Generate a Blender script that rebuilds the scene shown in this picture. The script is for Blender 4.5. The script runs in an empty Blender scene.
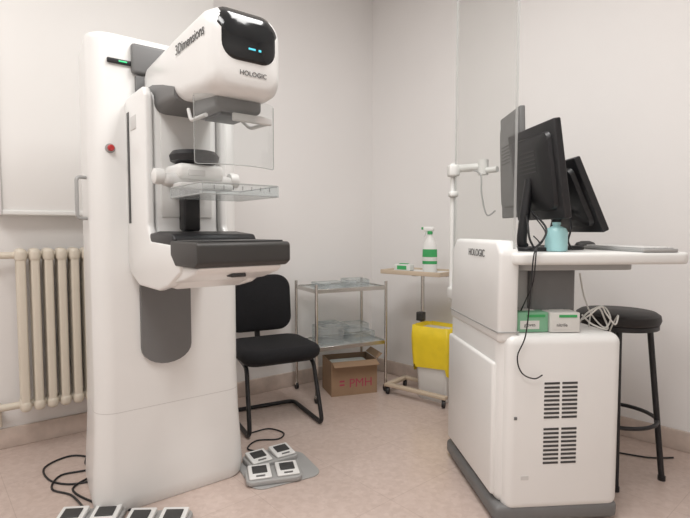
import bpy, bmesh, math, random
from mathutils import Vector, Matrix
random.seed(3)
R=math.radians
scene=bpy.context.scene
COL=scene.collection
scene.view_settings.view_transform='Standard'

# ------------------------------------------------------------------ materials
def mat(name,color,rough=0.5,metal=0.0,var=0.03,scale=6.0,bump=0.0,emit=None,es=0.0,coat=0.0,bscale=200):
    m=bpy.data.materials.new(name); m.use_nodes=True
    nt=m.node_tree; b=nt.nodes['Principled BSDF']
    b.inputs['Roughness'].default_value=rough
    b.inputs['Metallic'].default_value=metal
    b.inputs['Coat Weight'].default_value=coat
    tc=nt.nodes.new('ShaderNodeTexCoord')
    n=nt.nodes.new('ShaderNodeTexNoise'); n.inputs['Scale'].default_value=scale; n.inputs['Detail'].default_value=4
    nt.links.new(tc.outputs['Object'],n.inputs['Vector'])
    r=nt.nodes.new('ShaderNodeValToRGB')
    lo=[max(0,c*(1-var)) for c in color]; hi=[min(1,c*(1+var)) for c in color]
    r.color_ramp.elements[0].position=.3; r.color_ramp.elements[1].position=.7
    r.color_ramp.elements[0].color=(*lo,1); r.color_ramp.elements[1].color=(*hi,1)
    nt.links.new(n.outputs['Fac'],r.inputs['Fac']); nt.links.new(r.outputs['Color'],b.inputs['Base Color'])
    if bump>0:
        n2=nt.nodes.new('ShaderNodeTexNoise'); n2.inputs['Scale'].default_value=bscale
        nt.links.new(tc.outputs['Object'],n2.inputs['Vector'])
        bp=nt.nodes.new('ShaderNodeBump'); bp.inputs['Strength'].default_value=bump; bp.inputs['Distance'].default_value=.002
        nt.links.new(n2.outputs['Fac'],bp.inputs['Height']); nt.links.new(bp.outputs['Normal'],b.inputs['Normal'])
    if emit:
        b.inputs['Emission Color'].default_value=(*emit,1); b.inputs['Emission Strength'].default_value=es
    return m

def clear(name,tint=(.95,.96,.96),ior=1.45,diff=0.0,rough=.02,k=.6):
    """thin clear plastic / glass: same Fresnel reflectance on entry and exit faces"""
    m=bpy.data.materials.new(name); m.use_nodes=True; nt=m.node_tree; nt.nodes.clear()
    o=nt.nodes.new('ShaderNodeOutputMaterial'); t=nt.nodes.new('ShaderNodeBsdfTransparent'); t.inputs[0].default_value=(*tint,1)
    g=nt.nodes.new('ShaderNodeBsdfGlossy'); g.inputs['Roughness'].default_value=rough
    geo=nt.nodes.new('ShaderNodeNewGeometry')
    mi=nt.nodes.new('ShaderNodeMapRange'); mi.inputs['To Min'].default_value=ior; mi.inputs['To Max'].default_value=1/ior
    nt.links.new(geo.outputs['Backfacing'],mi.inputs['Value'])
    f=nt.nodes.new('ShaderNodeFresnel'); nt.links.new(mi.outputs[0],f.inputs[0])
    mu=nt.nodes.new('ShaderNodeMath'); mu.operation='MULTIPLY'; mu.inputs[1].default_value=k; nt.links.new(f.outputs[0],mu.inputs[0])
    mx=nt.nodes.new('ShaderNodeMixShader')
    nt.links.new(mu.outputs[0],mx.inputs[0]); nt.links.new(t.outputs[0],mx.inputs[1]); nt.links.new(g.outputs[0],mx.inputs[2])
    last=mx
    if diff>0:
        d=nt.nodes.new('ShaderNodeBsdfDiffuse'); d.inputs[0].default_value=(.88,.90,.90,1)
        m2=nt.nodes.new('ShaderNodeMixShader'); m2.inputs[0].default_value=diff
        nt.links.new(mx.outputs[0],m2.inputs[1]); nt.links.new(d.outputs[0],m2.inputs[2]); last=m2
    nt.links.new(last.outputs[0],o.inputs[0])
    return m

def floor_mat():
    m=bpy.data.materials.new('terrazzo_floor'); m.use_nodes=True; nt=m.node_tree; b=nt.nodes['Principled BSDF']
    tc=nt.nodes.new('ShaderNodeTexCoord')
    def noise(s,d=5):
        n=nt.nodes.new('ShaderNodeTexNoise'); n.inputs['Scale'].default_value=s; n.inputs['Detail'].default_value=d
        nt.links.new(tc.outputs['Object'],n.inputs['Vector']); return n
    def ramp(src,p0,c0,p1,c1):
        r=nt.nodes.new('ShaderNodeValToRGB'); e=r.color_ramp.elements
        e[0].position=p0; e[0].color=(*c0,1); e[1].position=p1; e[1].color=(*c1,1)
        nt.links.new(src,r.inputs['Fac']); return r
    def mul(a,b_,f):
        x=nt.nodes.new('ShaderNodeMixRGB'); x.blend_type='MULTIPLY'; x.inputs[0].default_value=f
        nt.links.new(a,x.inputs[1]); nt.links.new(b_,x.inputs[2]); return x.outputs[0]
    big=ramp(noise(1.7).outputs['Fac'],.3,(.61,.495,.44),.7,(.68,.565,.51))
    vo=nt.nodes.new('ShaderNodeTexVoronoi'); vo.inputs['Scale'].default_value=55
    nt.links.new(tc.outputs['Object'],vo.inputs['Vector'])
    sep=nt.nodes.new('ShaderNodeSeparateColor'); nt.links.new(vo.outputs['Color'],sep.inputs[0])
    sp=ramp(sep.outputs[0],.0,(.78,.74,.72),1.0,(1.0,1.0,1.0))
    c=mul(big.outputs[0],sp.outputs[0],.4)
    f=ramp(noise(28).outputs['Fac'],.4,(.90,.87,.85),.6,(1,1,1))
    c=mul(c,f.outputs[0],.5)
    mp=nt.nodes.new('ShaderNodeMapping'); mp.inputs['Rotation'].default_value=(0,0,R(-41)); mp.inputs['Location'].default_value=(.13,.2,0)
    nt.links.new(tc.outputs['Object'],mp.inputs['Vector'])
    br=nt.nodes.new('ShaderNodeTexBrick'); br.offset=0; br.inputs['Scale'].default_value=1; br.inputs['Brick Width'].default_value=.4; br.inputs['Row Height'].default_value=.4
    br.inputs['Mortar Size'].default_value=.0015; br.inputs['Color1'].default_value=(1,1,1,1); br.inputs['Color2'].default_value=(.97,.965,.96,1); br.inputs['Mortar'].default_value=(.78,.75,.73,1)
    nt.links.new(mp.outputs[0],br.inputs['Vector'])
    c=mul(c,br.outputs['Color'],.8)
    nt.links.new(c,b.inputs['Base Color'])
    b.inputs['Roughness'].default_value=.30
    return m

WHITE=mat('white_enamel',(.85,.85,.835),.30,var=.01,coat=.15)
WHITE2=mat('white_plastic',(.82,.82,.80),.42,var=.015)
OFF=mat('offwhite_plastic',(.66,.655,.64),.45,var=.02)
LGREY=mat('light_grey_plastic',(.40,.40,.395),.45,var=.02)
MGREY=mat('monitor_grey_plastic',(.17,.17,.17),.5,var=.02)
GREY=mat('grey_plastic',(.17,.17,.17),.5,var=.03)
DGREY=mat('dark_grey_plastic',(.05,.05,.05),.45,var=.05)
DET=mat('carbon_detector',(.042,.040,.038),.5,var=.05)
BLACK=mat('black_plastic',(.011,.011,.013),.42,var=.1)
GLOSSB=mat('black_glass',(.008,.010,.012),.14,var=.1,coat=.2)
FABRIC=mat('black_fabric',(.008,.008,.010),.9,var=.2,scale=80,bump=.4,bscale=600)
VINYL=mat('black_vinyl',(.011,.009,.009),.5,var=.1)
CHROME=mat('steel_tube',(.62,.60,.57),.25,metal=1,var=.03)
WALL=mat('painted_wall',(.85,.832,.818),.75,var=.012,scale=2.0,bump=.15,bscale=90)
WALLL=mat('painted_panel',(.86,.85,.83),.6,var=.012,scale=2.0)
CEIL=mat('painted_ceiling',(.87,.865,.855),.8,var=.01)
SKIRT=mat('marble_baseboard',(.60,.50,.44),.35,var=.12,scale=14)
RAD=mat('cream_radiator_enamel',(.73,.665,.56),.35,var=.02)
YEL=mat('yellow_bin_bag',(.93,.70,.03),.4,var=.06,scale=12,bump=.5,bscale=30)
CARD=mat('cardboard',(.33,.215,.135),.8,var=.06,scale=10)
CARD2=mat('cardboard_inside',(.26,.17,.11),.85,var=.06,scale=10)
GREEN=mat('green_print',(.05,.38,.12),.45,var=.05)
TEAL=mat('green_carton',(.22,.47,.30),.55,var=.08)
CARTON=mat('white_carton',(.72,.72,.69),.55,var=.03)
PINK=mat('maroon_print',(.42,.06,.10),.5,var=.05)
RED=mat('red_button',(.5,.03,.03),.35,var=.05)
LED=mat('green_led',(.05,.5,.2),.4,emit=(.1,1,.4),es=.5)
LEDB=mat('display_digits',(.05,.5,.7),.4,emit=(.2,.9,1),es=.5)
CYAN=mat('pale_cyan_bottle',(.36,.62,.64),.3,var=.05)
TEXTG=mat('grey_print',(.10,.10,.10),.5)
WOODT=mat('beige_laminate',(.62,.51,.39),.45,var=.05)
PADDLE=clear('clear_face_shield_plastic',tint=(.965,.975,.975),ior=1.45,diff=.035)
TRAYM=clear('clear_tray_plastic',tint=(.93,.95,.955),ior=1.5,diff=.10,k=.8)
SHELFM=clear('clear_glass_shelf',tint=(.90,.93,.92),ior=1.5,diff=.22,k=.9)
SHEET=clear('clear_shield_glass',tint=(.97,.975,.97),ior=1.45,k=.5)
SEDGE=clear('polished_edge',tint=(.62,.64,.62),ior=1.5,diff=.35,rough=.2)
SCREEN=mat('monitor_screen',(.015,.016,.02),.15,var=.1)
CABLEW=mat('white_cable',(.65,.64,.6),.5)

# ------------------------------------------------------------------ helpers
def root(name,loc,rz=0):
    e=bpy.data.objects.new(name,None); e.location=loc; e.rotation_euler=(0,0,R(rz)); e.empty_display_size=.1
    COL.objects.link(e); return e
def add(name,bm,m,parent=None,angle=38,recalc=True):
    if recalc: bmesh.ops.recalc_face_normals(bm,faces=bm.faces)
    for f in bm.faces: f.smooth=True
    for e in bm.edges:
        if len(e.link_faces)==2:
            e.smooth = e.calc_face_angle(0)<R(angle)
    me=bpy.data.meshes.new(name); bm.to_mesh(me); bm.free()
    o=bpy.data.objects.new(name,me)
    for mm in (m if isinstance(m,(list,tuple)) else [m]): me.materials.append(mm)
    COL.objects.link(o)
    if parent: o.parent=parent
    return o
def xf(bm,c,rot=None):
    M=Matrix.Translation(Vector(c))
    if rot: M=M@Matrix.Rotation(R(rot[2]),4,'Z')@Matrix.Rotation(R(rot[1]),4,'Y')@Matrix.Rotation(R(rot[0]),4,'X')
    bmesh.ops.transform(bm,matrix=M,verts=bm.verts)
def rbox(name,c,s,bev,m,parent=None,rot=None,seg=3):
    bm=bmesh.new(); bmesh.ops.create_cube(bm,size=1)
    bmesh.ops.scale(bm,vec=s,verts=bm.verts)
    if bev>0: bmesh.ops.bevel(bm,geom=bm.edges[:],offset=min(bev,min(s)*.49),segments=seg,affect='EDGES',profile=.5)
    xf(bm,c,rot); return add(name,bm,m,parent)
def box2(name,x0,x1,y0,y1,z0,z1,bev,m,parent=None,seg=3):
    return rbox(name,((x0+x1)/2,(y0+y1)/2,(z0+z1)/2),(abs(x1-x0),abs(y1-y0),abs(z1-z0)),bev,m,parent,None,seg)
def rrect(cx,cy,hw,hd,r,n=7):
    pts=[]; r=min(r,hw*.999,hd*.999)
    for (sx,sy,a0) in ((1,1,0),(-1,1,90),(-1,-1,180),(1,-1,270)):
        for i in range(n+1):
            a=R(a0+90*i/n); pts.append((cx+sx*(hw-r)+r*math.cos(a),cy+sy*(hd-r)+r*math.sin(a)))
    return pts
def loft(name,rings,m,parent=None,angle=38,closed_caps=True,rot=None,c=(0,0,0)):
    bm=bmesh.new(); vr=[[bm.verts.new(p) for p in ring] for ring in rings]
    n=len(vr[0])
    for a,b in zip(vr,vr[1:]):
        for i in range(n):
            bm.faces.new((a[i],a[(i+1)%n],b[(i+1)%n],b[i]))
    if closed_caps:
        bm.faces.new(vr[0]); bm.faces.new(vr[-1])
    if rot or c!=(0,0,0): xf(bm,c,rot)
    return add(name,bm,m,parent,angle)
def circ(cx,cy,z,r,n=28): return [(cx+r*math.cos(2*math.pi*i/n),cy+r*math.sin(2*math.pi*i/n),z) for i in range(n)]
def lathe(name,prof,m,parent=None,c=(0,0),n=28,rot=None,cc=(0,0,0)):
    return loft(name,[circ(c[0],c[1],z,max(r,.0005),n) for r,z in prof],m,parent,rot=rot,c=cc)
def smooth_path(pts,k=6):
    pts=[Vector(p) for p in pts]
    if len(pts)<3: return pts
    P=[pts[0]]+pts+[pts[-1]]; out=[]
    for i in range(1,len(P)-2):
        p0,p1,p2,p3=P[i-1],P[i],P[i+1],P[i+2]
        for j in range(k):
            t=j/k
            out.append(.5*((2*p1)+(-p0+p2)*t+(2*p0-5*p1+4*p2-p3)*t*t+(-p0+3*p1-3*p2+p3)*t**3))
    out.append(pts[-1]); return out
def tube(name,pts,r,m,parent=None,smooth=True,n=10,k=6):
    P=smooth_path(pts,k) if smooth else [Vector(p) for p in pts]
    rings=[]; up=None
    for i,p in enumerate(P):
        if i==0: t=P[1]-P[0]
        elif i==len(P)-1: t=P[-1]-P[-2]
        else: t=(P[i+1]-P[i]).normalized()+(P[i]-P[i-1]).normalized()
        t.normalize()
        if up is None:
            up=Vector((0,0,1)) if abs(t.z)<.9 else Vector((1,0,0))
        s=t.cross(up)
        if s.length<1e-4: s=t.orthogonal()
        s.normalize(); up=s.cross(t).normalized()
        rings.append([tuple(p+r*(math.cos(2*math.pi*j/n)*s+math.sin(2*math.pi*j/n)*up)) for j in range(n)])
    return loft(name,rings,m,parent,angle=60)
def bent(pts,rad=.04,k=5):
    P=[Vector(p) for p in pts]; out=[P[0]]
    for i in range(1,len(P)-1):
        a=(P[i-1]-P[i]); b=(P[i+1]-P[i]); q=min(rad,a.length*.45,b.length*.45)
        s=P[i]+a.normalized()*q; e=P[i]+b.normalized()*q
        for j in range(k+1):
            t=j/k; out.append((1-t)**2*s+2*t*(1-t)*P[i]+t*t*e)
    out.append(P[-1]); return out
def prismx(name,prof,x0,x1,bev,m,parent=None,seg=3):
    bm=bmesh.new()
    a=[bm.verts.new((x0,y,z)) for y,z in prof]; b=[bm.verts.new((x1,y,z)) for y,z in prof]; n=len(prof)
    bm.faces.new(a); bm.faces.new(b[::-1])
    for i in range(n): bm.faces.new((a[i],b[i],b[(i+1)%n],a[(i+1)%n]))
    bmesh.ops.recalc_face_normals(bm,faces=bm.faces)
    if bev>0: bmesh.ops.bevel(bm,geom=bm.edges[:],offset=bev,segments=seg,affect='EDGES',profile=.5,clamp_overlap=True)
    return add(name,bm,m,parent)
def plate(name,pts,z0,z1,bev,m,parent=None,rot=None,c=(0,0,0)):
    bm=bmesh.new()
    a=[bm.verts.new((x,y,z0)) for x,y in pts]; b=[bm.verts.new((x,y,z1)) for x,y in pts]; n=len(pts)
    f0=bm.faces.new(a); f1=bm.faces.new(b[::-1])
    for i in range(n): bm.faces.new((a[i],a[(i+1)%n],b[(i+1)%n],b[i]))
    bmesh.ops.recalc_face_normals(bm,faces=bm.faces)
    if bev>0: bmesh.ops.bevel(bm,geom=list(set(list(f0.edges)+list(f1.edges))),offset=bev,segments=3,affect='EDGES',profile=.5)
    if rot or c!=(0,0,0): xf(bm,c,rot)
    return add(name,bm,m,parent)
def text(name,body,size,loc,cols,m,parent):
    cu=bpy.data.curves.new(name,'FONT'); cu.body=body; cu.size=size; cu.extrude=.0005; cu.align_x='CENTER'; cu.align_y='CENTER'
    o=bpy.data.objects.new(name,cu); COL.objects.link(o); cu.materials.append(m)
    X,Y=Vector(cols[0]),Vector(cols[1]); Z=X.cross(Y)
    M=Matrix((X,Y,Z)).transposed().to_4x4(); M.translation=Vector(loc)
    o.parent=parent; o.matrix_local=M; return o

# ------------------------------------------------------------------ room
C=Vector((.217,4.02)); dA=Vector((-1.967,-1.49)).normalized(); dB=Vector((1.508,-1.53)).normalized()
LA,LB=5.2,4.6; EA=C+dA*LA; EB=C+dB*LB; D=EA+EB-C; H=3.05
poly=[C,EB,D,EA]; cen=sum(poly,Vector((0,0)))/4
def wall(name,p,q,m=WALL,t=.12):
    d=(q-p).normalized(); n=Vector((-d.y,d.x))
    if (cen-p).dot(n)>0: n=-n
    bm=bmesh.new(); P=[p,q,q+n*t+d*0,p+n*t]
    a=[bm.verts.new((v.x,v.y,0)) for v in P]; b=[bm.verts.new((v.x,v.y,H)) for v in P]
    bm.faces.new(a); bm.faces.new(b)
    for i in range(4): bm.faces.new((a[i],a[(i+1)%4],b[(i+1)%4],b[i]))
    return add(name,bm,m)
wall('wall_left',C,EA); wall('wall_right',C,EB); wall('wall_rear',D,EA); wall('wall_near',D,EB)
def slab(name,z0,z1,m):
    bm=bmesh.new(); P=[cen+(p-cen)*1.06 for p in poly]
    a=[bm.verts.new((v.x,v.y,z0)) for v in P]; b=[bm.verts.new((v.x,v.y,z1)) for v in P]
    bm.faces.new(a); bm.faces.new(b)
    for i in range(4): bm.faces.new((a[i],a[(i+1)%4],b[(i+1)%4],b[i]))
    return add(name,bm,m)
slab('floor',-.1,0,floor_mat()); slab('ceiling',H,H+.1,CEIL)
nA=Vector((dA.y,-dA.x)); nA=nA if nA.dot(cen-C)>0 else -nA
nB=Vector((dB.y,-dB.x)); nB=nB if nB.dot(cen-C)>0 else -nB
angA=math.degrees(math.atan2(-dA.y,-dA.x)); angB=math.degrees(math.atan2(dB.y,dB.x))
def wallbox(name,d,n,ang,t0,t1,o0,o1,z0,z1,bev,m,parent=None):
    c=C+d*((t0+t1)/2)+n*((o0+o1)/2)
    return rbox(name,(c.x,c.y,(z0+z1)/2),(abs(t1-t0),abs(o1-o0),z1-z0),bev,m,parent,rot=(0,0,ang))
wallbox('baseboard_left',dA,nA,angA,.0,5.1,.001,.017,.0,.105,.004,SKIRT)
wallbox('baseboard_right',dB,nB,angB,.02,4.5,.001,.017,.0,.105,.004,SKIRT)

wb=root('window_blind',(0,0,0))
wallbox('blind_panel',dA,nA,angA,1.35,2.46,.002,.10,1.21,2.95,.008,WALLL,wb)
wallbox('blind_side_rail',dA,nA,angA,2.46,2.485,.002,.115,1.20,2.95,.006,WALLL,wb)
wallbox('blind_bottom_rail',dA,nA,angA,1.35,2.46,.002,.112,1.20,1.225,.006,WHITE2,wb)

# radiator
rad=root('radiator',(0,0,0))
for i in range(9):
    t=1.92+i*.059
    c=C+dA*t+nA*.10
    for k,o in enumerate((-.045,0,.045)):
        cc=c+nA*o
        loft(f'column_{i}_{k}',[[ (x,y,z) for x,y in rrect(0,0,.0195,.014,.010,3)] for z in (.23,1.0)],RAD,rad,rot=(0,0,angA),c=(cc.x,cc.y,0))
    rbox(f'header_top_{i}',(c.x,c.y,1.0),(.052,.13,.07),.022,RAD,rad,rot=(0,0,angA))
    rbox(f'header_bottom_{i}',(c.x,c.y,.24),(.052,.13,.06),.022,RAD,rad,rot=(0,0,angA))
p0=C+dA*1.9+nA*.10; p1=C+dA*2.5+nA*.10
for z in (1.0,.24):
    tube('header_pipe_%d'%int(z*100),[(p0.x,p0.y,z),(p1.x,p1.y,z)],.018,RAD,rad,False)
p2=C+dA*2.5+nA*.02
tube('supply_pipe',bent([(p1.x,p1.y,.24),(p2.x,p2.y,.24),(p2.x,p2.y,.12)],.02),.011,RAD,rad,False)
tube('return_pipe',[(p1.x,p1.y,1.0),(C+dA*2.54+nA*.01).to_3d()+Vector((0,0,1.0))],.011,RAD,rad,False)
for t in (1.99,2.34):
    c=C+dA*t+nA*.055
    rbox('foot_%d'%int(t*100),(c.x,c.y,.225),(.02,.11,.03),.004,RAD,rad,rot=(0,0,angA))

# ------------------------------------------------------------------ mammography gantry (local -y = front)
g=root('mammography_machine',(-.737,2.05,0),38)
def colring(z,s,hw=.31,hd=.2,r=.075):
    out=[]
    for x,y in rrect(0,0,hw,hd,r,8):
        yy=(y+hd)/(2*hd); x*=1-.13*yy
        bulge=-.018*(1-(x/hw)**2) if y<0 else 0
        out.append((.03+x*s, .2+y*s+bulge, z))
    return out
loft('column',[colring(0,1.0),colring(.012,1.035),colring(.06,1.055),colring(.16,1.04),colring(.32,1.01),colring(.5,.995),colring(1.2,.995),colring(1.845,.995),colring(1.858,.990),colring(1.867,.978),colring(1.870,.96)],WHITE,g)
loft('base_seam',[colring(.405,1.0035),colring(.408,1.0035)],OFF,g)
pts=[]
hw=.10; zb=.58
for i in range(13):
    a=R(180+180*i/12); pts.append((-.01+hw*math.cos(a), zb+.07+ .07*math.sin(a)))
pts+= [(-.01+hw,1.72),(-.01-hw,1.72)]
bm=bmesh.new(); a=[bm.verts.new((x,-.028,z)) for x,z in pts]; b=[bm.verts.new((x,.02,z)) for x,z in pts]
bm.faces.new(a); bm.faces.new(b)
for i in range(len(pts)): bm.faces.new((a[i],a[(i+1)%len(pts)],b[(i+1)%len(pts)],b[i]))
add('slot_cover',bm,GREY,g)
rbox('top_cap_grey',(-.04,-.018,1.785),(.17,.03,.115),.012,GREY,g)
rbox('indicator_strip',(-.165,-.012,1.765),(.09,.012,.018),.004,BLACK,g)
rbox('indicator_led',(-.155,-.0195,1.765),(.03,.004,.005),.001,LED,g)
lathe('stop_button_base',[(.018,0),(.018,.008)],LGREY,g,rot=(90,0,0),cc=(-.205,-.0,1.435))
lathe('stop_button',[(.010,0),(.010,.012),(.012,.014),(.012,.022),(.009,.026)],RED,g,rot=(90,0,0),cc=(-.205,-.004,1.435))
tube('side_handle',bent([(-.27,.11,1.17),(-.305,.10,1.17),(-.305,.10,1.33),(-.27,.11,1.33)],.02),.007,LGREY,g,False)
prof=[(0.0,1.0),(0.0,1.625),(-.20,1.625),(-.235,1.60),(-.235,1.13),(-.26,1.08),(-.56,1.07),(-.575,1.04),(-.56,.985),(-.42,.925),(-.14,.925),(-.04,.955)]
prismx('arm_body',prof,-.115,.125,.018,WHITE,g)
def sideprof(): return [(.01,1.01),(.01,1.61),(-.03,1.63),(-.225,1.63),(-.25,1.60),(-.25,1.14),(-.29,1.085),(-.56,1.075),(-.585,1.05),(-.57,.99),(-.46,.94),(-.36,.918),(-.14,.918),(-.03,.955)]
prismx('arm_shell_near',sideprof(),-.148,-.118,.009,WHITE,g)
prismx('arm_shell_far',sideprof(),.128,.158,.009,WHITE,g)
rbox('arm_side_slot',(-.1485,-.045,1.36),(.004,.026,.42),.0015,DGREY,g)
rbox('arm_side_window',(-.1485,-.115,1.52),(.003,.07,.05),.001,OFF,g)
rbox('arm_front_inlay',(.005,-.2365,1.38),(.19,.006,.42),.003,WHITE2,g)
rbox('arm_front_rail',(.005,-.243,1.22),(.062,.02,.19),.004,BLACK,g)
rbox('arm_top_joint',(.005,-.15,1.62),(.2,.14,.05),.015,GREY,g)
# detector
dprof=[(-.50,1.045),(-.50,1.09),(-.715,1.088),(-.724,1.08),(-.724,1.028),(-.70,1.014),(-.54,1.012)]
prismx('detector',dprof,-.152,.152,.006,DET,g)
prismx('detector_underside',[(-.52,1.014),(-.70,1.014),(-.67,.992),(-.58,.968),(-.46,.95),(-.46,1.014)],-.14,.14,.008,WHITE,g)
rbox('detector_top_plate',(0,-.61,1.0905),(.27,.19,.005),.002,DGREY,g)
rbox('release_lever',(.0,-.65,.985),(.05,.04,.012),.004,DGREY,g)
prismx('receptor_pad',[(-.27,1.08),(-.27,1.112),(-.36,1.120),(-.50,1.110),(-.515,1.09),(-.49,1.07)],-.145,.145,.008,BLACK,g)
# compression device
lathe('compression_pillow_black',[(.0,1.345),(.05,1.35),(.082,1.365),(.086,1.385),(.075,1.40),(.0,1.402)],BLACK,g,c=(0,-.325))
rbox('compression_carriage',(0,-.32,1.325),(.17,.15,.055),.02,WHITE2,g)
rbox('compression_grip_bar',(0,-.35,1.295),(.25,.06,.045),.018,OFF,g)
for s in (-1,1):
    lathe('compression_knob_%s'%('near' if s<0 else 'far'),[(.015,-.02),(.026,-.015),(.028,0),(.026,.015),(.015,.02)],WHITE2,g,rot=(0,90,0),cc=(s*.135,-.35,1.305))
rbox('compression_display',(-.02,-.395,1.32),(.06,.008,.02),.002,OFF,g)
rbox('compression_neck',(0,-.275,1.205),(.06,.05,.17),.008,BLACK,g)
rbox('paddle_bracket',(0,-.40,1.272),(.19,.08,.02),.006,OFF,g)
def tray(pref,cx,cy,z,w,d,h,parent,m=TRAYM,t=.003):
    box2(pref+'_bottom',cx-w/2,cx+w/2,cy-d/2,cy+d/2,z,z+t,0,m,parent)
    box2(pref+'_front',cx-w/2,cx+w/2,cy-d/2,cy-d/2+t,z+t,z+h,0,m,parent)
    box2(pref+'_back',cx-w/2,cx+w/2,cy+d/2-t,cy+d/2,z+t,z+h,0,m,parent)
    box2(pref+'_left',cx-w/2,cx-w/2+t,cy-d/2+t,cy+d/2-t,z+t,z+h,0,m,parent)
    box2(pref+'_right',cx+w/2-t,cx+w/2,cy-d/2+t,cy+d/2-t,z+t,z+h,0,m,parent)
    pts=[(cx-w/2,cy-d/2,z+h),(cx+w/2,cy-d/2,z+h),(cx+w/2,cy+d/2,z+h),(cx-w/2,cy+d/2,z+h),(cx-w/2,cy-d/2,z+h)]
    tube(pref+'_rim',bent(pts,.015),.0022,SEDGE,parent,False,n=6)
    pts=[(x,y,z+t) for x,y,_ in pts]
    tube(pref+'_base_edge',bent(pts,.015),.0018,SEDGE,parent,False,n=6)
tray('paddle',0,-.565,1.225,.25,.27,.035,g)
for k in range(7):
    rbox('paddle_scale_%d'%k,(-.09+.03*k,-.7015,1.247),(.0015,.001,.012),0,TEXTG,g)
# tube head
dz=-.030
def hring(v,hw,z0,z1,r): return [(x,-v,z+dz) for x,z in rrect(0,(z0+z1)/2,hw,(z1-z0)/2,r,6)]
loft('tube_head',[hring(.05,.07,1.67,1.75,.03),hring(.06,.088,1.65,1.762,.03),hring(.12,.10,1.63,1.770,.035),hring(.35,.108,1.60,1.778,.040),hring(.50,.112,1.560,1.784,.045),hring(.67,.114,1.540,1.790,.05),hring(.72,.111,1.542,1.780,.05),hring(.742,.102,1.552,1.762,.05),hring(.752,.086,1.57,1.745,.045)],WHITE,g,angle=50)
loft('head_display_glass',[hring(.60,.085,1.70,1.7905,.04),hring(.67,.101,1.655,1.7935,.045),hring(.72,.103,1.628,1.784,.05),hring(.745,.095,1.625,1.764,.048),hring(.759,.074,1.64,1.744,.04)],GLOSSB,g,angle=60)
rbox('display_digits_strip',(.005,-.7605,1.668+dz),(.022,.002,.005),.0005,LEDB,g)
rbox('display_digits_dot',(.03,-.7600,1.668+dz),(.008,.002,.006),.0005,LEDB,g)
loft('head_lower_shell',[hring(.02,.08,1.58,1.70,.04),hring(.035,.10,1.565,1.72,.05),hring(.2,.1065,1.565,1.70,.04),hring(.33,.110,1.575,1.665,.03),hring(.45,.113,1.575,1.62,.015)],GREY,g,angle=50)
rbox('head_top_trim',(0,-.44,1.781+dz),(.14,.34,.008),.003,GREY,g)
rbox('collimator',(.0,-.60,1.505),(.15,.18,.06),.015,GREY,g)
rbox('collimator_window',(.0,-.60,1.473),(.10,.12,.012),.003,BLACK,g)
rbox('front_vent_dark',(.0,-.672,1.520),(.12,.03,.02),.004,BLACK,g)
text('head_label','3Dimensions',.044,(-.1150,-.59,1.685),((0,-1,0.0),(0,0,1)),TEXTG,g)
text('front_label','HOLOGIC',.019,(.012,-.7535,1.570),((1,0,0),(0,0,1)),TEXTG,g)
def curved_sheet(name,w,z0,z1,y0,bow,m,parent,t=.003,n=12,cx=0):
    o=[];i_=[]
    for k in range(n+1):
        x=cx-w/2+w*k/n; y=y0+bow*(2*k/n-1)**2
        o.append((x,y)); i_.append((x,y+t))
    return plate(name,o+i_[::-1],z0,z1,0,m,parent)
curved_sheet('face_shield',.26,1.315,1.515,-.705,.045,PADDLE,g)
outl=[(-.13+.26*k/12,-.704+.045*(2*k/12-1)**2) for k in range(13)]
tube('face_shield_edge',bent([(outl[0][0],outl[0][1],1.51)]+[(x,y,1.315) for x,y in outl]+[(outl[-1][0],outl[-1][1],1.51)],.02),.0014,SEDGE,g,False,n=6)
for s in (-1,1):
    tube('face_shield_rail_%d'%(s+1),bent([(s*.085,-.50,1.505),(s*.10,-.56,1.458),(s*.10,-.675,1.455)],.02),.006,OFF,g,False)
rbox('face_shield_clamp',(.04,-.690,1.458),(.13,.012,.024),.004,OFF,g)

# ------------------------------------------------------------------ foot pedals
def pedal(loc,rz):
    p=root('foot_pedal',loc,rz)
    plate('base',rrect(0,0,.125,.07,.03),0,.022,.006,LGREY,p)
    for s in (-1,1):
        prismx('rocker_%d'%(s+1),[(-.055,.022),(.05,.022),(.05,.045),(-.055,.032)],s*.062-.05,s*.062+.05,.005,WHITE,p)
        prismx('tread_%d'%(s+1),[(-.022,.0355),(.03,.042),(.03,.047),(-.022,.0405)],s*.062-.033,s*.062+.033,.002,DGREY,p)
        rbox('stripe_%d'%(s+1),(s*.062,-.045,.0365),(.04,.008,.003),.001,GREY,p)
    return p
mt=root('pedal_mat',(-.335,2.285,0),28)
plate('mat_sheet',rrect(.02,-.01,.165,.145,.06),0,.006,.002,LGREY,mt)
pedal((-.365,2.375,.006),34); pedal((-.325,2.205,.006),16)
pedal((-.985,1.855,0),6); pedal((-.718,1.84,0),2)
cab=root('pedal_cable',(0,0,0))
tube('cable_1',[(-.42,2.45,.012),(-.50,2.50,.005),(-.47,2.60,.005),(-.36,2.62,.005),(-.34,2.70,.005),(-.43,2.76,.005),(-.52,2.70,.005)],.004,BLACK,cab)
tube('cable_2',[(-1.05,1.94,.015),(-1.16,2.05,.005),(-1.27,2.10,.005),(-1.30,2.22,.005),(-1.20,2.28,.005),(-1.22,2.38,.005),(-1.36,2.42,.005),(-1.42,2.30,.005),(-1.33,2.18,.005),(-1.22,2.14,.005),(-1.13,2.17,.005)],.0045,BLACK,cab)
tube('cable_3',[(-.79,1.92,.012),(-.90,1.945,.005),(-1.03,1.99,.006),(-1.18,2.10,.006),(-1.15,2.25,.006),(-1.25,2.34,.006),(-1.30,2.50,.006)],.0045,BLACK,cab)

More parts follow.
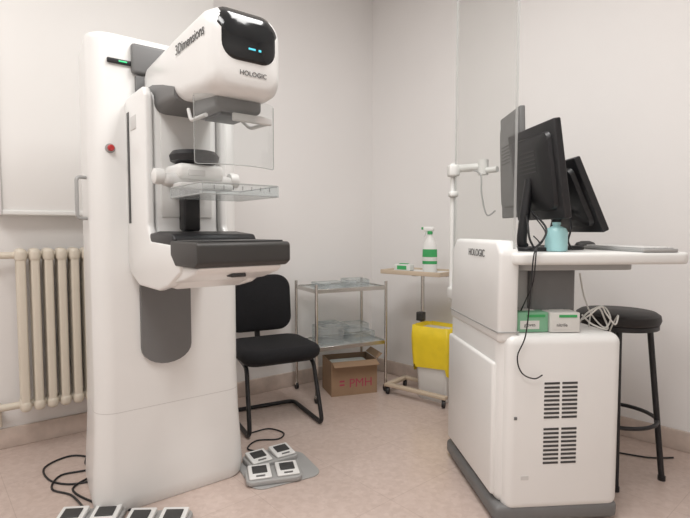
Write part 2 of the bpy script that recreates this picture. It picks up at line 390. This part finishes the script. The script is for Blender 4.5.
# ------------------------------------------------------------------ chair (local -y front)
ch=root('visitor_chair',(-.43,2.92,0),28)
plate('seat',rrect(0,-.015,.235,.225,.10,8),.39,.47,.036,FABRIC,ch)
plate('seat_shell',rrect(0,-.0,.205,.19,.07,8),.378,.392,.003,BLACK,ch)
def backpad(name,off,t,hw,h0,h1,m):
    pts=rrect(0,(h0+h1)/2,hw,(h1-h0)/2,.085,8)
    def yy(x,z): return .225+.12*(z-h0)*.9-.35*x*x+off
    rl=[]
    for s,dy in ((.93,0),(1,.010),(1,t-.010),(.93,t)):
        rl.append([(x*s,yy(x*s,z)+dy,(h0+h1)/2+(z-(h0+h1)/2)*s) for x,z in pts])
    loft(name,rl,m,ch,angle=60)
backpad('backrest',0,.05,.21,.49,.84,FABRIC)
backpad('backrest_shell',.05,.012,.185,.52,.82,BLACK)
tube('back_support',bent([(0,.05,.375),(0,.27,.375),(0,.315,.62)],.06),.018,BLACK,ch,False)
for s in (-1,1):
    tube('leg_%d'%(s+2),bent([(s*.17,.16,.37),(s*.20,-.14,.37),(s*.215,-.235,.014),(s*.215,.21,.014),(0,.21,.014)],.05),.0125,BLACK,ch,False)

# ------------------------------------------------------------------ steel trolley
tr=root('steel_trolley',(-.03,3.46,0),28)
w,d_=.265,.17
for i,(x,y) in enumerate(((-w,-d_),(w,-d_),(w,d_),(-w,d_))):
    tube('leg_%d'%(i+1),[(x,y,.045),(x,y,.775)],.0105,CHROME,tr,False)
    lathe('caster_%d'%(i+1),[(.0,-.009),(.022,-.009),(.024,0),(.022,.009),(.0,.009)],BLACK,tr,rot=(0,90,0),cc=(x,y,.024))
    rbox('caster_fork_%d'%(i+1),(x,y,.042),(.026,.02,.02),.004,CHROME,tr)
for nm,z in (('top',.73),('lower',.35)):
    box2('shelf_'+nm,-w+.005,w-.005,-d_+.005,d_-.005,z,z+.006,0,SHELFM,tr)
    for i,(x0,x1,y0,y1) in enumerate(((-w,w,-d_-.003,-d_+.003),(-w,w,d_-.003,d_+.003),(-w-.003,-w+.003,-d_,d_),(w-.003,w+.003,-d_,d_))):
        box2('rim_%s_%d'%(nm,i),x0,x1,y0,y1,z-.012,z+.014,.001,CHROME,tr,1)
def paddle(loc,rz,w=.22,d=.16,h=.03,rot=None):
    p=root('compression_paddle',loc,rz)
    tray('tray',0,0,0,w,d,h,p)
    rbox('mount_bar',(0,d/2+.012,.012),(w*.6,.022,.012),.004,OFF,p)
    if rot: p.rotation_euler=(R(rot[0]),R(rot[1]),R(rz))
    return p
zt=.7365; zl=.3565
paddle((-.10,3.42,zt),30,.20,.2); paddle((.07,3.53,zt),22,.16,.15,.045)
paddle((-.12,3.41,zl),26,.16,.18,.11); paddle((.08,3.51,zl),32,.20,.18,.06)
paddle((.07,3.515,zl+.0625),24,.16,.14,.05); paddle((-.105,3.415,zl+.1125),30,.14,.15,.02)
# cardboard box
bx=root('cardboard_box',(.03,3.47,0),18)
W2,D2,H2=.165,.115,.235
box2('bottom',-W2,W2,-D2,D2,0,.005,0,CARD,bx)
box2('front',-W2,W2,-D2,-D2+.005,.005,H2,0,CARD,bx); box2('back',-W2,W2,D2-.005,D2,.005,H2,0,CARD2,bx)
box2('side_1',-W2,-W2+.005,-D2+.005,D2-.005,.005,H2,0,CARD,bx); box2('side_2',W2-.005,W2,-D2+.005,D2-.005,.005,H2,0,CARD2,bx)
rbox('flap_front',(0,-D2-.028,H2-.012),(.32,.065,.004),0,CARD,bx,rot=(20,0,0))
rbox('flap_side',(W2+.02,0,H2+.02),(.05,.22,.004),0,CARD,bx,rot=(0,-40,0))
rbox('content_bags',(0,0,.15),(.28,.19,.12),.03,CARTON,bx)
text('print','PMH',.085,(.045,-D2-.0015,.08),((1,0,0),(0,0,1)),PINK,bx)
rbox('print_mark_1',(-.09,-D2-.0005,.10),(.035,.002,.012),0,PINK,bx)
rbox('print_mark_2',(-.09,-D2-.0005,.075),(.035,.002,.012),0,PINK,bx)

# ------------------------------------------------------------------ rolling side table
st=root('instrument_stand',(.46,3.24,0),-40)
L=.235
box2('base_front',-L,L,-.02,.02,.055,.078,.006,WOODT,st)
box2('base_side',-L,-L+.04,.02,.22,.055,.078,.006,WOODT,st)
box2('base_back',-L,.03,.20,.235,.055,.078,.006,WOODT,st)
for i,(x,y) in enumerate(((-L+.02,0),(L-.02,0),(-L+.02,.215))):
    rbox('caster_fork_%d'%i,(x,y,.047),(.02,.02,.022),.003,DGREY,st)
    lathe('caster_%d'%i,[(.0,-.01),(.024,-.01),(.026,0),(.024,.01),(.0,.01)],BLACK,st,rot=(0,90,20),cc=(x,y,.026))
tube('upright',[(-.075,.215,.07),(-.075,.215,.84)],.013,CHROME,st,False)
tube('upright_outer',[(-.075,.215,.07),(-.075,.215,.52)],.018,WOODT,st,False)
rbox('clamp_box',(-.075,.195,.53),(.05,.05,.06),.006,DGREY,st)
box2('tray_support',-.2,.2,.06,.20,.828,.84,.003,CHROME,st)
box2('tray_support_arm',-.095,-.055,.10,.235,.815,.83,.003,CHROME,st)
ZT=.854
box2('tray_top',-.22,.22,-.08,.2,.84,ZT,.004,WHITE2,st)
box2('tray_rim_front',-.222,.222,-.084,-.077,.838,.866,.002,WOODT,st)
box2('tray_rim_back',-.222,.222,.197,.204,.838,.866,.002,WOODT,st)
box2('tray_rim_left',-.224,-.217,-.08,.2,.838,.866,.002,WOODT,st)
box2('tray_rim_right',.217,.224,-.08,.2,.838,.866,.002,WOODT,st)
sp=root('spray_bottle',(.545,3.20,ZT+.0005),-20)
def ell(z,a,b,n=24): return [(a*math.cos(2*math.pi*i/n),b*math.sin(2*math.pi*i/n),z) for i in range(n)]
loft('bottle_body',[ell(0,.040,.027),ell(.006,.046,.032),ell(.11,.047,.032),ell(.175,.044,.030),ell(.215,.024,.02),ell(.232,.014,.014),ell(.25,.014,.014)],WHITE2,sp,angle=60)
loft('label',[ell(.055,.0475,.0325),ell(.11,.0478,.0327),ell(.15,.0462,.0316)],GREEN,sp,angle=60)
loft('label_inner',[ell(.075,.0479,.03285),ell(.10,.0481,.03295)],CARTON,sp,angle=60)
lathe('collar',[(.017,.245),(.017,.262),(.013,.265)],GREEN,sp)
rbox('trigger_head',(-.008,0,.279),(.07,.022,.03),.008,WHITE2,sp)
rbox('nozzle',(-.048,0,.283),(.014,.016,.016),.003,GREEN,sp)
rbox('trigger',(-.03,0,.249),(.008,.014,.04),.003,WHITE2,sp,rot=(0,20,0))
gb=root('wipes_pack',(.40,3.36,ZT+.0005),-35)
rbox('pack',(0,0,.022),(.12,.07,.044),.008,CARTON,gb); rbox('pack_label',(0,-.0355,.022),(.07,.003,.026),.001,GREEN,gb); rbox('pack_lid',(0,0,.046),(.06,.035,.006),.002,GREEN,gb)
# bin with yellow bag
bn=root('waste_bin',(.62,3.295,0),-42)
def rr(hw,hd,z,r=.03): return [(x,y,z) for x,y in rrect(0,0,hw,hd,r,5)]
loft('bin_body',[rr(.10,.075,0),rr(.108,.08,.01),rr(.130,.098,.47)],WHITE2,bn)
rng=random.Random(5)
def wob(hw,hd,z,a,dz=0):
    out=[]
    for i,(x,y) in enumerate(rrect(0,0,hw,hd,.03,5)):
        k=1+a*rng.uniform(-1,1); out.append((x*k,y*k,z+dz*rng.uniform(-1,1)))
    return out
loft('yellow_bag',[wob(.136,.104,.205,.02,.03),wob(.143,.111,.30,.03,.01),wob(.146,.113,.41,.02),wob(.144,.111,.49,.01,.006),wob(.130,.099,.497,.01,.004),wob(.113,.083,.41,.02)],YEL,bn,angle=75,closed_caps=False)
rbox('bag_fold',(.0,.0,.40),(.22,.165,.02),.008,YEL,bn)

# ------------------------------------------------------------------ workstation cart (local x right, y back)
CO=Vector((.576,1.845)); CR=5
def cw(a,b,z=0):
    c,s=math.cos(R(CR)),math.sin(R(CR)); return (CO.x+a*c-b*s,CO.y+a*s+b*c,z)
ct=root('acquisition_workstation',(CO.x,CO.y,0),CR)
box2('base_bumper',-.012,.478,-.020,.62,.012,.080,.02,GREY,ct)
for i,(x,y) in enumerate(((.05,.05),(.42,.05),(.42,.54),(.05,.54))):
    lathe('caster_%d'%i,[(.0,-.014),(.026,-.014),(.03,0),(.026,.014),(.0,.014)],BLACK,ct,rot=(0,90,0),cc=(x,y,.030))
ZC=.735
box2('cabinet',0,.475,.0,.61,.07,ZC,.045,WHITE,ct,6)
box2('cabinet_front_cover',.022,.480,-.022,.08,.055,ZC-.002,.038,WHITE,ct,6)
box2('cabinet_side_cover',-.012,.03,.03,.595,.10,.62,.012,WHITE,ct)
for r0,(z0,z1) in enumerate(((.42,.55),(.245,.375))):
    for c0 in range(2):
        for k in range(9):
            z=z0+(z1-z0)*k/8
            rbox('vent_%d_%d_%d'%(r0,c0,k),(.200+c0*.070,-.0222,z),(.060,.003,.0085),.001,DGREY,ct)
rbox('front_sticker',(.10,-.0225,.19),(.03,.002,.015),0,OFF,ct)
rbox('front_lock',(.06,-.023,.42),(.012,.004,.012),.002,GREY,ct)
prismx('shield_tower',[(.0,.70),(-.005,1.04),(.03,1.085),(.52,1.085),(.58,1.03),(.60,.70)],-.004,.075,.016,WHITE,ct)
box2('tower_seam',-.006,.077,-.004,.60,ZC+.003,ZC+.008,0,LGREY,ct)
text('tower_label','HOLOGIC',.042,(-.006,.24,1.03),((0,-1,0),(0,0,1)),TEXTG,ct)
ZD=1.04
box2('desk_pillar_light',.085,.17,.12,.46,.72,.99,.012,LGREY,ct)
box2('desk_pillar',.165,.35,.09,.48,.72,.99,.02,GREY,ct)
plate('desk_top',rrect(.390,.25,.350,.285,.045,8),.995,ZD,.012,WHITE2,ct)
plate('desk_underframe',rrect(.32,.25,.24,.22,.05,8),.97,.998,.004,LGREY,ct)
bm=bmesh.new(); bmesh.ops.create_cube(bm,size=1); bmesh.ops.scale(bm,vec=(.010,.72,1.70),verts=bm.verts); xf(bm,(.055,.365,.74+.85))
for f in bm.faces: f.material_index = 0 if abs(f.normal.x)>.5 else 1
add('radiation_shield',bm,[SHEET,SEDGE],ct)
tube('arm_post',[(.047,.75,.75),(.047,.75,1.47)],.013,WHITE2,ct,False,n=16)
rbox('arm_post_bracket',(.047,.67,.80),(.05,.16,.06),.01,WHITE2,ct)
rbox('arm_clamp_1',(.047,.74,1.43),(.055,.06,.06),.01,WHITE2,ct)
rbox('arm_clamp_2',(.047,.74,1.31),(.045,.05,.03),.01,WHITE2,ct)
tube('arm_link_1',bent([(.05,.75,1.44),(.12,.69,1.44),(.17,.65,1.44)],.03),.020,WHITE2,ct,False)
lathe('arm_joint',[(.026,1.40),(.026,1.475)],WHITE2,ct,c=(.17,.65))
tube('arm_link_2',[(.17,.65,1.42),(.215,.58,1.42)],.015,WHITE2,ct,False)
tube('arm_cable',[(.12,.69,1.43),(.15,.63,1.40),(.15,.61,1.30),(.17,.59,1.20),(.205,.57,1.22)],.004,LGREY,ct)

def monitor(name,loc,rz,w,h,tilt,mback,stand=0.0,t=.03,thick=.05,foot=True):
    m=root(name,loc,rz)
    pz=stand+h/2
    M=(0,-tilt,0)
    rbox('panel_frame',(0,0,pz),(t,w,h),.006,mback,m,rot=M)
    c,s=math.cos(R(tilt)),math.sin(R(tilt))
    def off(dx,dz): return (dx*c-dz*s, 0, pz+dx*s+dz*c)
    rbox('screen',off(t/2+.001,0),(.003,w-.03,h-.035),.001,SCREEN,m,rot=M)
    ra=rrect(0,0,w*.42,h*.40,.03,4); rb=rrect(0,0,w*.30,h*.27,.03,4)
    rings=[[(0,y,z) for y,z in ra],[(-thick*.35,y*.97,z*.97) for y,z in ra],[(-thick*.7,y,z) for y,z in rb]]
    loft('back_housing',rings,mback,m,rot=M,c=off(-t/2,0))
    for k in range(6):
        rbox('back_vent_%d'%k,off(-t/2-thick*.71,h*.02+.016*k),(.002,w*.4,.005),0,DGREY,m,rot=M)
    if foot:
        q=off(-t/2-thick*.6,-h*.05)
        tube('neck',[(q[0]+.005,0,q[2]),(-.06,0,.06),(-.05,0,.014)],.02,mback,m,True)
        plate('stand_foot',rrect(-.03,0,.075,.10,.04,6),0,.016,.005,mback,m)
    return m
m1=monitor('computer_monitor',cw(.28,.55,1.185),-1,.30,.50,2,MGREY,stand=0,t=.025,thick=.03,foot=False)
monitor('computer_monitor',cw(.225,.185,ZD+.0005),7,.38,.375,8.5,BLACK,stand=.125,thick=.04)
monitor('computer_monitor',cw(.435,.33,ZD+.0005),3,.40,.325,24,BLACK,stand=.065)
kb=root('keyboard',cw(.61,.17,ZD+.0005),5)
box2('keyboard_body',-.07,.07,-.2,.2,0,.014,.004,LGREY,kb)
for i in range(5):
    box2('key_row_%d'%i,-.062+i*.025,-.041+i*.025,-.19,.19,.014,.019,.002,OFF,kb)
ms=root('computer_mouse',cw(.59,.44,ZD+.0005),5)
loft('mouse_body',[ell(0,.050,.030),ell(.012,.052,.032),ell(.026,.042,.025),ell(.034,.02,.012)],DGREY,ms,angle=60)
sb=root('sanitizer_bottle',cw(.262,.09,ZD+.0005),0)
lathe('bottle',[(.036,0),(.042,.004),(.042,.075),(.035,.09),(.014,.10),(.014,.104)],CYAN,sb)
lathe('pump',[(.016,.104),(.016,.114),(.004,.115)],CYAN,sb)
# cables belong to the workstation
tube('cable_a',[(.20,.17,1.19),(.18,.02,1.12),(.15,-.02,1.08),(.10,-.062,1.04),(.088,-.065,.9),(.085,-.04,.74),(.055,-.04,.66),(.07,-.045,.60),(.12,-.04,.575),(.15,-.045,.59)],.0025,BLACK,ct)
tube('cable_e',[(.175,.10,1.10),(.15,.0,1.075),(.11,-.058,1.05),(.10,-.06,.94),(.10,.0,.86),(.12,.09,.80)],.0025,BLACK,ct)
tube('cable_b',[(.19,.20,1.22),(.20,.06,1.14),(.18,.03,1.09),(.15,.06,1.045)],.004,BLACK,ct)
tube('cable_c',[(.20,.22,1.20),(.14,.08,1.15),(.135,.05,1.09),(.17,.07,1.045)],.004,BLACK,ct)
tube('cable_d',[(.40,.25,1.20),(.36,.16,1.13),(.35,.16,1.08),(.38,.18,1.045)],.004,BLACK,ct)
tube('cord_loop_1',[(.36,.10,.742),(.38,.06,.80),(.42,.05,.82),(.45,.06,.78),(.46,.05,.742),(.43,.03,.742),(.39,.05,.76),(.37,.08,.79)],.0035,CABLEW,ct)
tube('cord_loop_2',[(.38,.12,.95),(.40,.12,.86),(.41,.08,.79),(.44,.04,.745),(.47,.05,.78),(.465,.09,.82),(.43,.11,.80),(.40,.08,.742)],.003,CABLEW,ct)
tube('cord_loop_3',[(.35,.12,.742),(.37,.04,.79),(.41,.02,.83),(.44,.03,.80),(.47,.02,.76),(.50,.05,.79),(.51,.12,.70),(.52,.2,.5)],.003,CABLEW,ct)
def glovebox(a,b,rz,w,m,lab,txt):
    x=root('glove_box',cw(a,b,ZC+.0005),CR+rz)
    rbox('carton',(0,0,.0375),(w,.22,.075),.002,m,x)
    rbox('label_front',(-.012,-.1105,.028),(w*.62,.002,.032),0,lab,x)
    rbox('label_stripe',(w*.1,-.1108,.062),(w*.6,.002,.010),0,GREEN,x)
    rbox('opening',(0,0,.0755),(w*.5,.12,.002),0,CARTON,x)
    text('print',txt,.018,(-.012,-.1122,.028),((1,0,0),(0,0,1)),TEXTG,x)
glovebox(.142,.135,0,.122,TEAL,CARTON,'gloves')
glovebox(.268,.12,-3,.115,CARTON,CARTON,'nitrile')

# ------------------------------------------------------------------ stool
so=root('bar_stool',(1.250,2.27,0),20)
lathe('seat',[(.0,.70),(.155,.70),(.17,.708),(.176,.725),(.172,.745),(.155,.757),(.0,.762)],VINYL,so,n=40)
lathe('seat_band',[(.15,.685),(.168,.685),(.168,.705),(.15,.705)],BLACK,so,n=40)
for i in range(4):
    a=R(45+90*i); cx,cy=math.cos(a),math.sin(a)
    tube('leg_%d'%(i+1),[(cx*.13,cy*.13,.69),(cx*.195,cy*.195,.008)],.0125,BLACK,so,False)
    lathe('leg_tip_%d'%(i+1),[(.016,0),(.016,.02)],BLACK,so,c=(cx*.195,cy*.195),n=12)
ringpts=[(.170*math.cos(2*math.pi*i/32),.170*math.sin(2*math.pi*i/32),.27) for i in range(33)]
tube('foot_ring',ringpts,.009,BLACK,so,False)
fc=root('floor_cable',(0,0,0))
tube('cable',[(1.12,2.55,.005),(1.22,2.48,.005),(1.36,2.46,.005),(1.50,2.40,.005),(1.62,2.40,.005)],.004,BLACK,fc)

# ------------------------------------------------------------------ lights
def panel(loc,sx,sy,rz,power,col=(1,.982,.962)):
    r=root('ceiling_light',loc,rz)
    rbox('housing',(0,0,-.02),(sx+.06,sy+.06,.04),.005,WHITE2,r)
    l=bpy.data.lights.new('panel_light','AREA'); l.shape='RECTANGLE'; l.size=sx; l.size_y=sy; l.energy=power; l.color=col
    o=bpy.data.objects.new('panel_light',l); COL.objects.link(o); o.parent=r; o.location=(0,0,-.045)
panel((.35,1.5,H),.6,1.2,40,35)
panel((-.5,.2,H),.6,1.2,40,33)
panel((-1.9,1.1,H),.6,1.2,40,19)  # added fill panel, out of view, to even out the light on the left
w=bpy.data.worlds.new('World'); scene.world=w; w.use_nodes=True
w.node_tree.nodes['Background'].inputs[0].default_value=(.9,.92,1,1); w.node_tree.nodes['Background'].inputs[1].default_value=.3

# ------------------------------------------------------------------ camera
cam=bpy.data.cameras.new('camera'); cam.lens=26; cam.sensor_width=36; cam.clip_start=.05
co=bpy.data.objects.new('camera',cam); COL.objects.link(co); co.location=(0,0,1.12); co.rotation_euler=(R(90-3.2),0,0)
scene.camera=co
